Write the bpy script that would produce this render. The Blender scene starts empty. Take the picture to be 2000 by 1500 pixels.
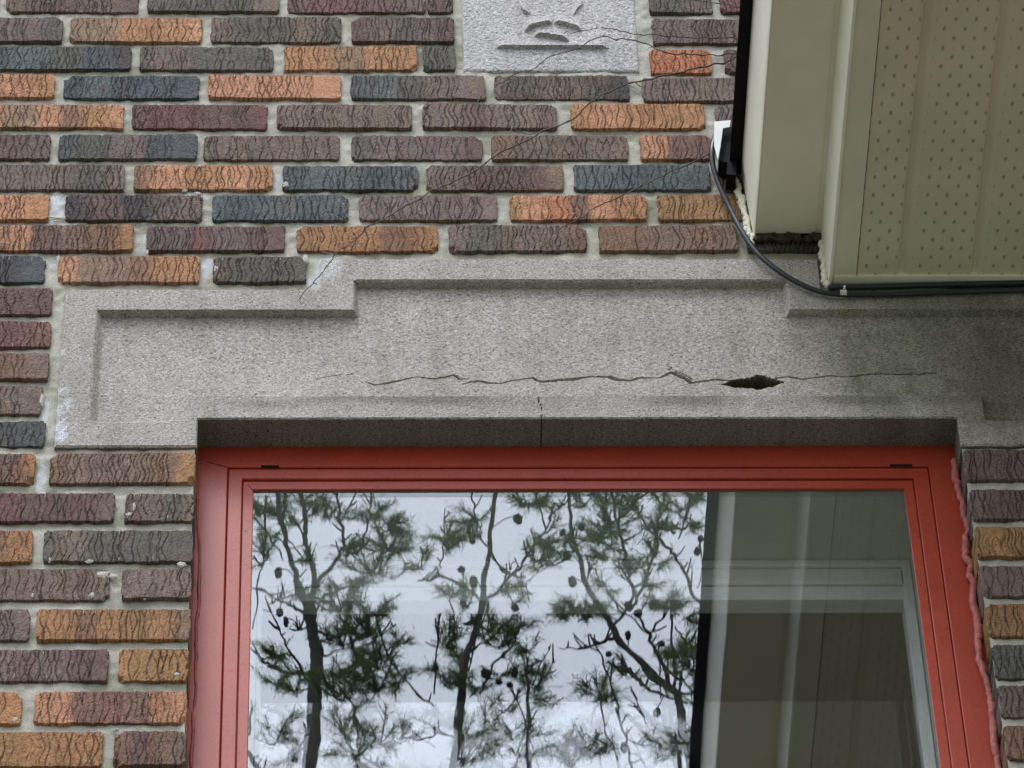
import bpy, math
import numpy as np
C = bpy.context.scene.collection
sc = bpy.context.scene
R_ = math.radians

# ------------------------------------------------------------------ camera, world, sun, exposure
PITCH, YAW, ROLL = 0.846291899709919, 0.05198604460189983, -0.040115559395773395
FPX = math.exp(9.121842244871377)
CAM = np.array([-0.21034305848918974, -4.0424990684677535, -4.573618206802771])
def basis():
    cy, sy, cp, sp = math.cos(YAW), math.sin(YAW), math.cos(PITCH), math.sin(PITCH)
    f = np.array([sy*cp, cy*cp, sp]); r0 = np.array([cy, -sy, 0.]); u0 = np.cross(r0, f)
    c, s = math.cos(ROLL), math.sin(ROLL)
    return c*r0+s*u0, -s*r0+c*u0, f
RT, UP, FW = basis()
from mathutils import Matrix
cd = bpy.data.cameras.new('camera'); cam = bpy.data.objects.new('camera', cd); C.objects.link(cam)
M = Matrix(((RT[0], UP[0], -FW[0], CAM[0]), (RT[1], UP[1], -FW[1], CAM[1]), (RT[2], UP[2], -FW[2], CAM[2]), (0, 0, 0, 1)))
cam.matrix_world = M
cd.sensor_width = 36.0; cd.lens = FPX/2000*36.0; cd.clip_start = 0.1; cd.clip_end = 3000
sc.camera = cam

W = bpy.data.worlds.new('World'); sc.world = W; W.use_nodes = True
nt = W.node_tree; nt.nodes.clear()
sky = nt.nodes.new('ShaderNodeTexSky'); sky.sky_type = 'NISHITA'; sky.sun_disc = False
SUN_EL, SUN_ROT = R_(62), R_(200)
sky.sun_elevation = SUN_EL; sky.sun_rotation = SUN_ROT
sky.air_density = 1.0; sky.dust_density = 7.0; sky.ozone_density = 1.0
bw = nt.nodes.new('ShaderNodeRGBToBW')
tint = nt.nodes.new('ShaderNodeMix'); tint.data_type = 'RGBA'; tint.blend_type = 'MULTIPLY'; tint.inputs[0].default_value = 1
tint.inputs[7].default_value = (0.93, 0.985, 1.09, 1)
mixw = nt.nodes.new('ShaderNodeMix'); mixw.data_type = 'RGBA'; mixw.inputs[0].default_value = 0.93
bg = nt.nodes.new('ShaderNodeBackground'); bg.inputs[1].default_value = 0.15
wo = nt.nodes.new('ShaderNodeOutputWorld')
L = nt.links.new
L(sky.outputs[0], bw.inputs[0]); L(bw.outputs[0], tint.inputs[6]); L(sky.outputs[0], mixw.inputs[6]); L(tint.outputs[2], mixw.inputs[7])
tc = nt.nodes.new('ShaderNodeTexCoord'); sx = nt.nodes.new('ShaderNodeSeparateXYZ'); L(tc.outputs['Generated'], sx.inputs[0])
mr = nt.nodes.new('ShaderNodeMapRange'); mr.inputs['From Min'].default_value = 0; mr.inputs['From Max'].default_value = 1
mr.inputs['To Min'].default_value = 2.9; mr.inputs['To Max'].default_value = 8.7; L(sx.outputs['Z'], mr.inputs['Value'])   # overcast: the zenith three times the horizon
cn = nt.nodes.new('ShaderNodeTexNoise'); cn.inputs['Scale'].default_value = 2.2; cn.inputs['Detail'].default_value = 4; L(tc.outputs['Generated'], cn.inputs['Vector'])
cr = nt.nodes.new('ShaderNodeMapRange'); cr.inputs['From Min'].default_value = .3; cr.inputs['From Max'].default_value = .7; cr.inputs['To Min'].default_value = .92; cr.inputs['To Max'].default_value = 1.08; L(cn.outputs[0], cr.inputs['Value'])
mm = nt.nodes.new('ShaderNodeMath'); mm.operation = 'MULTIPLY'; L(mr.outputs[0], mm.inputs[0]); L(cr.outputs[0], mm.inputs[1])
oc = nt.nodes.new('ShaderNodeMix'); oc.data_type = 'RGBA'; oc.blend_type = 'MULTIPLY'; oc.inputs[0].default_value = 1; oc.inputs[7].default_value = (0.93, 0.985, 1.10, 1); L(mm.outputs[0], oc.inputs[6])
m2 = nt.nodes.new('ShaderNodeMix'); m2.data_type = 'RGBA'; m2.inputs[0].default_value = .75; L(mixw.outputs[2], m2.inputs[6]); L(oc.outputs[2], m2.inputs[7])
L(m2.outputs[2], bg.inputs[0]); L(bg.outputs[0], wo.inputs[0])
sd = bpy.data.lights.new('sun', 'SUN'); sd.energy = 0.85; sd.angle = R_(16); sd.color = (1, .985, .96)
sun = bpy.data.objects.new('sun', sd); C.objects.link(sun)
from mathutils import Vector
az = SUN_ROT   # direction to sun: high, in front of the wall and a little to the left
sdir = Vector((-0.42*math.cos(SUN_EL), -0.907*math.cos(SUN_EL), math.sin(SUN_EL))).normalized()
sun.rotation_euler = sdir.to_track_quat('Z', 'Y').to_euler()
sky.sun_rotation = math.atan2(sdir.x, sdir.y)
sc.view_settings.view_transform = 'Standard'; sc.view_settings.look = 'None'
sc.view_settings.exposure = 0.82; sc.view_settings.gamma = 1.0
sc.cycles.max_bounces = 10; sc.cycles.transparent_max_bounces = 16

# ------------------------------------------------------------------ pixel of the photograph -> point on the plane y = Y
def ray(px, py): return FW*FPX + RT*(px-1000) - UP*(py-750)
def at(px, py, Y=0.0):
    d = ray(px, py); return CAM + (Y-CAM[1])/d[1]*d
GY = 0.060                                      # the window pane's front face
def refl(px, py, D):                            # what the pane mirrors, on the plane y = -D
    d = ray(px, py); G = CAM + (GY-CAM[1])/d[1]*d; d = d*np.array([1, -1, 1]); return G + (-D-GY)/d[1]*d

# ------------------------------------------------------------------ helpers
rng = np.random.default_rng(7)
_T = np.random.default_rng(3).random((256, 256))
def vn(x, y, s=0):                              # smooth value noise, 0..1
    x = np.asarray(x, float)+s*17.31; y = np.asarray(y, float)+s*9.77
    xi = np.floor(x).astype(int); yi = np.floor(y).astype(int); fx = x-xi; fy = y-yi
    fx = fx*fx*(3-2*fx); fy = fy*fy*(3-2*fy)
    a = _T[xi & 255, yi & 255]; b = _T[(xi+1) & 255, yi & 255]; c = _T[xi & 255, (yi+1) & 255]; d = _T[(xi+1) & 255, (yi+1) & 255]
    return (a*(1-fx)+b*fx)*(1-fy)+(c*(1-fx)+d*fx)*fy
def sm(a, b, x): t = np.clip((x-a)/(b-a), 0, 1); return t*t*(3-2*t)

def empty(name, loc, label, cat, group=None):
    o = bpy.data.objects.new(name, None); C.objects.link(o); o.location = loc; o.empty_display_size = .1
    o['label'] = label; o['category'] = cat
    if group: o['group'] = group
    return o
def tag(o, label=None, cat=None, group=None, kind=None):
    for k, v in (('label', label), ('category', cat), ('group', group), ('kind', kind)):
        if v: o[k] = v
    return o
def root_loc(p):
    while p.parent: p = p.parent
    return np.array(p.location)
def mesh(name, V, F, mat, parent=None, col=None, smooth=False, loc=None):
    V = np.asarray(V, float).reshape(-1, 3)
    off = np.zeros(3)
    if parent is not None: off = root_loc(parent)
    elif loc is not None: off = np.array(loc, float)
    V = V-off
    me = bpy.data.meshes.new(name)
    me.vertices.add(len(V)); me.vertices.foreach_set('co', V.astype(np.float32).ravel())
    if isinstance(F, np.ndarray):
        n, k = F.shape; tot = np.full(n, k); flat = F.ravel()
    else:
        tot = np.array([len(f) for f in F]); flat = np.concatenate([np.asarray(f) for f in F])
    me.loops.add(len(flat)); me.loops.foreach_set('vertex_index', flat.astype(np.int32))
    st = np.concatenate([[0], np.cumsum(tot)[:-1]])
    me.polygons.add(len(tot)); me.polygons.foreach_set('loop_start', st.astype(np.int32)); me.polygons.foreach_set('loop_total', tot.astype(np.int32))
    me.polygons.foreach_set('use_smooth', np.full(len(tot), bool(smooth)))
    me.update(calc_edges=True)
    if col is not None:
        a = me.color_attributes.new('Col', 'FLOAT_COLOR', 'POINT')
        c = np.ones((len(V), 4), np.float32); c[:, :3] = col; a.data.foreach_set('color', c.ravel())
    me.materials.append(mat)
    o = bpy.data.objects.new(name, me); C.objects.link(o)
    if parent is not None: o.parent = parent
    elif loc is not None: o.location = loc
    return o

class MB:                                       # collects pieces into one mesh
    def __init__(s): s.V = []; s.F = []; s.n = 0; s.Cc = []
    def add(s, V, F, col=None):
        V = np.asarray(V, float).reshape(-1, 3)
        s.V.append(V)
        if isinstance(F, np.ndarray): F = F.tolist()
        n = s.n; s.F.extend([[i+n for i in f] for f in F]); s.n += len(V)
        if col is not None: s.Cc.append(np.broadcast_to(np.asarray(col, float), (len(V), 3)))
    def box(s, x0, x1, y0, y1, z0, z1, col=None):
        V = [(x, y, z) for x in (x0, x1) for y in (y0, y1) for z in (z0, z1)]
        s.add(V, [[0, 1, 3, 2], [4, 6, 7, 5], [0, 4, 5, 1], [2, 3, 7, 6], [0, 2, 6, 4], [1, 5, 7, 3]], col)
    def tube(s, P, rad, n=7, col=None, caps=True):
        P = np.asarray(P, float); m = len(P); rad = np.broadcast_to(np.asarray(rad, float), (m,))
        T = np.gradient(P, axis=0); T /= np.linalg.norm(T, axis=1)[:, None]+1e-12
        a = np.array([0, 1., 0]) if abs(T[0][1]) < .9 else np.array([1., 0, 0])
        u = np.cross(T[0], a); u /= np.linalg.norm(u); V = []
        for i in range(m):
            u = u-T[i]*(u@T[i]); u /= np.linalg.norm(u); w = np.cross(T[i], u)
            for k in range(n):
                t = 2*math.pi*k/n; V.append(P[i]+rad[i]*(u*math.cos(t)+w*math.sin(t)))
        F = [[i*n+k, i*n+(k+1) % n, (i+1)*n+(k+1) % n, (i+1)*n+k] for i in range(m-1) for k in range(n)]
        if caps: F += [list(range(n))[::-1], [(m-1)*n+k for k in range(n)]]
        s.add(V, F, col)
    def build(s, name, mat, parent=None, smooth=False, loc=None):
        return mesh(name, np.concatenate(s.V), s.F, mat, parent, np.concatenate(s.Cc) if s.Cc else None, smooth, loc)
def spline(P, k=6):
    P = np.asarray(P, float); Q = np.vstack([2*P[0]-P[1], P, 2*P[-1]-P[-2]]); out = []
    for i in range(1, len(Q)-2):
        for j in range(k):
            t = j/k; a, b, c, d = Q[i-1], Q[i], Q[i+1], Q[i+2]
            out.append(.5*((2*b)+(c-a)*t+(2*a-5*b+4*c-d)*t*t+(3*b-a-3*c+d)*t**3))
    out.append(P[-1]); return np.array(out)
def lin(r, g, b):
    f = lambda c: (c/255/12.92 if c/255 <= .04045 else ((c/255+.055)/1.055)**2.4)
    return np.array([f(r), f(g), f(b)])

# ------------------------------------------------------------------ materials
def nm(name, rough=.8, spec=.3):
    m = bpy.data.materials.new(name); m.use_nodes = True; t = m.node_tree; b = t.nodes['Principled BSDF']
    b.inputs['Roughness'].default_value = rough; b.inputs['Specular IOR Level'].default_value = spec
    return m, t, b
def noise(t, scale, detail=3, rough=.6, vec=None, dist=0):
    n = t.nodes.new('ShaderNodeTexNoise'); n.inputs['Scale'].default_value = scale; n.inputs['Detail'].default_value = detail
    n.inputs['Roughness'].default_value = rough; n.inputs['Distortion'].default_value = dist
    if vec is None: vec = coord(t)
    t.links.new(vec, n.inputs['Vector']); return n.outputs[0]
def coord(t):
    c = t.nodes.get('TC') or t.nodes.new('ShaderNodeTexCoord'); c.name = 'TC'; return c.outputs['Object']
def ramp(t, fac, stops):
    r = t.nodes.new('ShaderNodeValToRGB'); e = r.color_ramp.elements
    while len(e) < len(stops): e.new(.5)
    for i, (p, c) in enumerate(stops):
        e[i].position = p; e[i].color = (*((c,)*3 if np.isscalar(c) else c), 1)
    t.links.new(fac, r.inputs[0]); return r.outputs[0]
def mul(t, a, b, fac=1., mode='MULTIPLY'):
    m = t.nodes.new('ShaderNodeMix'); m.data_type = 'RGBA'; m.blend_type = mode
    if hasattr(fac, 'is_output'): t.links.new(fac, m.inputs[0])
    else: m.inputs[0].default_value = fac
    for s, v in ((6, a), (7, b)):
        if hasattr(v, 'is_output'): t.links.new(v, m.inputs[s])
        else: m.inputs[s].default_value = (*v, 1)
    return m.outputs[2]
def bump(t, b, h, dist, strength=1):
    n = t.nodes.new('ShaderNodeBump'); n.inputs['Distance'].default_value = dist; n.inputs['Strength'].default_value = strength
    t.links.new(h, n.inputs['Height']); t.links.new(n.outputs[0], b.inputs['Normal'])
def attr(t):
    a = t.nodes.new('ShaderNodeAttribute'); a.attribute_name = 'Col'; return a.outputs['Color']

def m_brick():
    m, t, b = nm('fired_brick', .85, .25)
    f = noise(t, 420, 3, .75); g = noise(t, 60, 3, .6)
    c = mul(t, attr(t), ramp(t, f, [(.32, .30), (.43, .82), (.55, 1.08), (.66, 1.3), (.78, 1.8)]))
    c = mul(t, c, ramp(t, g, [(.3, .86), (.7, 1.14)]))
    t.links.new(c, b.inputs['Base Color']); bump(t, b, f, .0018, .9); return m
def m_mortar():
    m, t, b = nm('cement_mortar', .9, .2)
    f = noise(t, 500, 3, .7); g = noise(t, 22, 4, .6)
    c = mul(t, attr(t), ramp(t, f, [(.28, .42), (.40, .86), (.55, 1.0), (.75, 1.22)]))
    c = mul(t, c, ramp(t, g, [(.3, (.82, .84, .78)), (.5, (1, 1, 1)), (.7, (1.1, 1.1, 1.1))]))
    t.links.new(c, b.inputs['Base Color']); bump(t, b, f, .0015, .7); return m
def m_stone():
    m, t, b = nm('cast_stone', .85, .3)
    v = t.nodes.new('ShaderNodeMapping'); t.links.new(coord(t), v.inputs[0]); v.inputs['Scale'].default_value = (.72, 1, 1)
    f = noise(t, 430, 2, .85, v.outputs[0], .6); f2 = noise(t, 800, 2, .7, v.outputs[0]); g = noise(t, 7, 5, .65)
    c = mul(t, attr(t), ramp(t, f, [(.30, .15), (.38, .55), (.45, .96), (.55, 1.04), (.66, 1.6)]))
    c = mul(t, c, ramp(t, f2, [(.32, .70), (.5, 1.0), (.68, 1.32), (.78, 2.0)]))
    c = mul(t, c, ramp(t, g, [(.3, (.87, .87, .85)), (.7, (1.07, 1.06, 1.07))]))
    mp_ = t.nodes.new('ShaderNodeMapping'); t.links.new(coord(t), mp_.inputs[0]); mp_.inputs['Scale'].default_value = (26, 1, 5)
    c = mul(t, c, ramp(t, noise(t, 1, 5, .65, mp_.outputs[0]), [(.32, (.84, .835, .81)), (.5, (1, 1, 1)), (.7, (1.05, 1.05, 1.05))]))
    t.links.new(c, b.inputs['Base Color']); bump(t, b, f, .0008, .7); return m
def m_plain(name, col, rough=.6, spec=.4, var=.12, scale=40, bscale=None, bdist=.0005, metal=0):
    m, t, b = nm(name, rough, spec)
    g = noise(t, scale, 4, .6)
    c = mul(t, tuple(col), ramp(t, g, [(.3, 1-var), (.7, 1+var)]))
    t.links.new(c, b.inputs['Base Color']); b.inputs['Metallic'].default_value = metal
    if bscale: bump(t, b, noise(t, bscale, 3, .6), bdist, .6)
    return m
def m_paint():
    m, t, b = nm('red_gloss_paint', .40, .62)
    g = noise(t, 14, 4, .6); f = noise(t, 240, 2, .6)
    c = mul(t, (.37, .040, .015), ramp(t, g, [(.3, .9), (.7, 1.1)]))
    c = mul(t, c, ramp(t, f, [(.35, .9), (.65, 1.08)]))
    w = noise(t, 90, 4, .7); c = mul(t, c, ramp(t, w, [(.30, .45), (.37, 1), (.7, 1.04)]))
    t.links.new(c, b.inputs['Base Color']); bump(t, b, f, .0004, .35)
    return m
def m_glass(name, ior, tint=1.0):
    m = bpy.data.materials.new(name); m.use_nodes = True; t = m.node_tree; t.nodes.clear()
    o = t.nodes.new('ShaderNodeOutputMaterial'); mx = t.nodes.new('ShaderNodeMixShader')
    tr = t.nodes.new('ShaderNodeBsdfTransparent'); tr.inputs[0].default_value = (tint, tint*1.0, tint, 1)
    gl = t.nodes.new('ShaderNodeBsdfGlossy'); gl.inputs['Roughness'].default_value = .0; gl.inputs[0].default_value = (.91, .96, 1, 1)
    fr = t.nodes.new('ShaderNodeFresnel'); fr.inputs[0].default_value = ior
    ge = t.nodes.new('ShaderNodeNewGeometry'); io = t.nodes.new('ShaderNodeMix'); io.data_type = 'FLOAT'   # same strength on both faces of the sheet
    t.links.new(ge.outputs['Backfacing'], io.inputs[0]); io.inputs[2].default_value = ior; io.inputs[3].default_value = 1/ior; t.links.new(io.outputs[0], fr.inputs[0])
    bp = t.nodes.new('ShaderNodeBump'); bp.inputs['Distance'].default_value = .0006; bp.inputs['Strength'].default_value = .25
    t.links.new(noise(t, 5, 2, .5), bp.inputs['Height']); t.links.new(bp.outputs[0], gl.inputs['Normal'])
    t.links.new(fr.outputs[0], mx.inputs[0]); t.links.new(tr.outputs[0], mx.inputs[1]); t.links.new(gl.outputs[0], mx.inputs[2])
    t.links.new(mx.outputs[0], o.inputs[0]); return m
def m_soffit(origin_x, z):                      # vented vinyl: staggered slits pressed through the sheet
    m, t, b = nm('vented_vinyl', .42, .45)
    sep = t.nodes.new('ShaderNodeSeparateXYZ'); t.links.new(coord(t), sep.inputs[0])
    def mt(op, a, b_=None, c=None):
        n = t.nodes.new('ShaderNodeMath'); n.operation = op
        for i, v in enumerate((a, b_, c)):
            if v is None: continue
            if hasattr(v, 'is_output'): t.links.new(v, n.inputs[i])
            else: n.inputs[i].default_value = v
        return n.outputs[0]
    X, Y = sep.outputs[0], sep.outputs[1]
    P = .098
    lx = mt('MODULO', mt('SUBTRACT', X, origin_x-10*P), P)           # across one board, grooves at 0
    dx = .0262; dy = .0305
    d = None
    for sh in (0, 1):
        ax = mt('SUBTRACT', mt('MODULO', mt('ADD', lx, dx*10-.024+sh*dx/2), dx), dx/2)
        ay = mt('SUBTRACT', mt('MODULO', mt('ADD', Y, 40*dy+sh*dy/2), dy), dy/2)
        r = mt('SQRT', mt('ADD', mt('POWER', mt('DIVIDE', mt('ABSOLUTE', ax), .0018), 2), mt('POWER', mt('DIVIDE', mt('ABSOLUTE', ay), .0034), 2)))
        k = mt('SUBTRACT', 1.35, r); d = k if d is None else mt('MAXIMUM', d, k)
    inb = mt('MULTIPLY', mt('GREATER_THAN', lx, .012), mt('LESS_THAN', lx, P-.008))
    hole = mt('MULTIPLY', mt('MINIMUM', mt('MAXIMUM', d, 0), 1), inb)
    g = noise(t, 7, 4, .6)
    base = mul(t, (.70, .665, .49), ramp(t, g, [(.3, .92), (.7, 1.06)]))
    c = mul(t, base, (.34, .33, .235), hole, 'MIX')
    t.links.new(c, b.inputs['Base Color'])
    bump(t, b, mt('SUBTRACT', 1, hole), .0015, .8)
    return m

MAT = dict(brick=m_brick(), mortar=m_mortar(), stone=m_stone(), paint=m_paint(),
    caulk=m_plain('painted_caulk', (.42, .13, .11), .6, .4, .3, 120, 260, .003),
    caulk_dark=m_plain('old_painted_caulk', (.30, .06, .05), .5, .4, .3, 120, 260, .0015),
    gap=m_plain('dark_seam', (.02, .015, .012), .9, .1),
    glass=m_glass('window_glass', 2.1), glass2=m_glass('inner_glass', 1.9),
    white=m_plain('white_sash_paint', (.62, .66, .66), .5, .4, .08, 30, 200, .0003),
    liner=m_plain('pale_jamb_paint', (.36, .40, .37), .6, .3, .12, 12, 200, .0003),
    vinyl=m_plain('cream_vinyl', (.76, .73, .57), .4, .45, .07, 8, 60, .0003),
    vinyl_pale=m_plain('pale_vinyl_edge', (.88, .86, .72), .6, .5, .07, 14, 60, .0003),
    black=m_plain('black_flashing', (.006, .0055, .0065), .7, .12, .2, 30),
    cable=m_plain('black_cable_sheath', (.022, .026, .034), .38, .5, .15, 60),
    clip=m_plain('pale_plastic', (.62, .60, .56), .5, .4, .1, 60),
    whitemetal=m_plain('white_metal', (.82, .82, .80), .4, .5, .05, 30),
    twig=m_plain('dry_twig', (.12, .095, .08), .85, .2, .35, 160, 400, .0008),
    twig_pale=m_plain('pale_twig', (.26, .22, .18), .85, .2, .3, 160),
    bark=m_plain('pine_bark', (.13, .115, .105), .9, .15, .35, 9, 30, .01),
    needle=m_plain('pine_needles', (.17, .25, .10), .6, .3, .45, 2.2),
    cone=m_plain('pine_cone', (.06, .05, .045), .85, .2, .3, 40),
    ground=m_plain('wet_lawn', (.115, .12, .09), .9, .2, .3, .8, 8, .05),
    dark=m_plain('room_plaster', (.20, .20, .26), .9, .2, .1, 2),
    membrane=m_plain('roof_membrane', (.05, .05, .05), .8, .3, .2, 4),
    moss=m_plain('packed_dirt', (.075, .06, .045), .95, .1, .4, 120, 260, .002))

_t = MAT['needle'].node_tree; _o = _t.nodes['Material Output']; _tl = _t.nodes.new('ShaderNodeBsdfTranslucent'); _tl.inputs[0].default_value = (.22, .32, .10, 1)
_mx = _t.nodes.new('ShaderNodeMixShader'); _mx.inputs[0].default_value = .45; _t.links.new(_t.nodes['Principled BSDF'].outputs[0], _mx.inputs[1]); _t.links.new(_tl.outputs[0], _mx.inputs[2]); _t.links.new(_mx.outputs[0], _o.inputs[0])
# ------------------------------------------------------------------ setting
g = MB(); g.add([(-400, -400, 0), (400, -400, 0), (400, 400, 0), (-400, 400, 0)], [[0, 1, 2, 3]])
GZ = -6.2
gr = g.build('ground', MAT['ground']); gr.location = (0, 0, GZ); tag(gr, kind='structure')

# ------------------------------------------------------------------ measures of the wall
XL, XR, ZO = -.4081, .5765, -.0655              # window opening
XC = (XL+XR)/2
ZB = -1.50
LX0 = -.5895; LX1 = 2*XC-LX0                    # stone lintel, outside
ZT1, ZT2, ZLB = .193, .2547, -.1197
SX0 = -.2500; SX1 = 2*XC-SX0

# ------------------------------------------------------------------ brick wall
PAL = dict(O=(166, 122, 87), P=(188, 138, 108), R=(176, 116, 84), B=(80, 84, 87), C=(95, 102, 102), G=(94, 91, 84), N=(122, 106, 95), M=(104, 85, 81), V=(116, 101, 97), D=(68, 65, 66), Y=(150, 116, 80), H=(124, 96, 80), W=(113, 79, 75), Z=(132, 114, 96))
wall = empty('brick_wall', (0, 0, GZ), 'wall of long multicoloured scratch-faced bricks with grey mortar joints', 'brick wall')
ROWS = [  # y top, y bottom, bricks (x0, x1, colours along the brick)
 (-25, 22, [(12, 270, 'NMNM'), (288, 545, 'GGGN'), (562, 830, 'MWMV'), (835, 884, 'M'), (1267, 1390, 'GN'), (1405, 1640, 'W')]),
 (33, 80.5, [(-140, 122, 'VMVG'), (137, 393, 'NZOOP'), (412, 665, 'NGGNG'), (686, 886, 'MNGVM'), (1273, 1530, 'VVMNM')]),
 (90, 135, [(-20, 256, 'BCGBD'), (273, 534, 'GVGGG'), (555, 815, 'OOZOO'), (827, 890, 'GG'), (1270, 1389, 'RRR'), (1415, 1650, 'M')]),
 (146, 190.5, [(-160, 106, 'OPPPO'), (124, 388, 'BCBBB'), (406, 665, 'PPPPP'), (685, 947, 'BCGNVN'), (965, 1227, 'VGNGD'), (1254, 1510, 'VNNVN')]),
 (203, 249, [(-20, 241, 'OZPHOP'), (258, 522, 'MWWMMW'), (541, 804, 'NVNNN'), (826, 1087, 'VNMVNM'), (1115, 1376, 'OPOOO'), (1397, 1640, 'V')]),
 (263, 309.5, [(-160, 98, 'NMV'), (115, 385, 'BGVBB'), (398, 663, 'VNVNV'), (687, 942, 'GVVVM'), (960, 1226, 'HNNVN'), (1250, 1393, 'PPMMW'), (1408, 1640, 'M')]),
 (322, 369.5, [(-30, 243, 'NVNGN'), (262, 532, 'HPOPO'), (552, 816, 'BCCBC'), (833, 1100, 'NVMMMZ'), (1121, 1387, 'CCBCC'), (1404, 1640, 'V')]),
 (380, 428.5, [(-170, 96, 'OOPO'), (128, 395, 'DMDVN'), (415, 680, 'CBCCC'), (702, 971, 'VVVVV'), (996, 1263, 'YPRMPOO'), (1285, 1550, 'YYYG')]),
 (440, 489, [(-20, 260, 'HPMNHO'), (287, 556, 'MVWVMM'), (580, 855, 'YOOHO'), (877, 1145, 'NGNNH'), (1170, 1440, 'HHNHN'), (1458, 1720, 'GDG')]),
 (500, 550, [(-170, 88, 'GBDB'), (114, 390, 'PNNHOO'), (417, 598, 'NGGG')]),
 (562, 613, [(-170, 102, 'MMMM')]), (627, 676, [(-170, 99, 'NMWH')]), (689, 739, [(-170, 95, 'NNHN')]), (752, 806, [(-170, 82, 'NNNV')]), (822, 868.5, [(-180, 88, 'GGB')]),
 (886, 942, [(-180, 68, 'OHMO'), (97, 384, 'HNVNHO')]), (962, 1017, [(-60, 223, 'MWMMV'), (245, 378, 'MVGN')]),
 (1034, 1095.5, [(-200, 63, 'OMO'), (85, 377, 'GNGGGG')]), (1110, 1169, [(-60, 214, 'HNVNN'), (238, 374, 'VVNN')]),
 (1189, 1248, [(-200, 57, 'VVV'), (72, 372, 'OOHOYON')]), (1267, 1328, [(-60, 211, 'MVMVMM'), (232, 370, 'OYYY')]),
 (1348, 1410.5, [(-220, 42, 'OO'), (67, 368, 'PPMWMOP')]), (1428, 1494.5, [(-60, 200, 'YYOOO'), (223, 366, 'HMHN')]), (1510, 1576, [(-220, 20, 'MV'), (45, 366, 'NNVN')]),
]
ROWS_R = [(879, 937, 1887, 'VVG'), (955, 1012.5, 1889, 'VMV'), (1028, 1087, 1897, 'YYYY'), (1104, 1163.5, 1912, 'VVHV'), (1178, 1242, 1920, 'YYHY'), (1258, 1322, 1933, 'GGD'), (1338, 1399, 1943, 'VMV'), (1417, 1481, 1952, 'HHNN'), (1497, 1560, 1965, 'MMV')]

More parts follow.
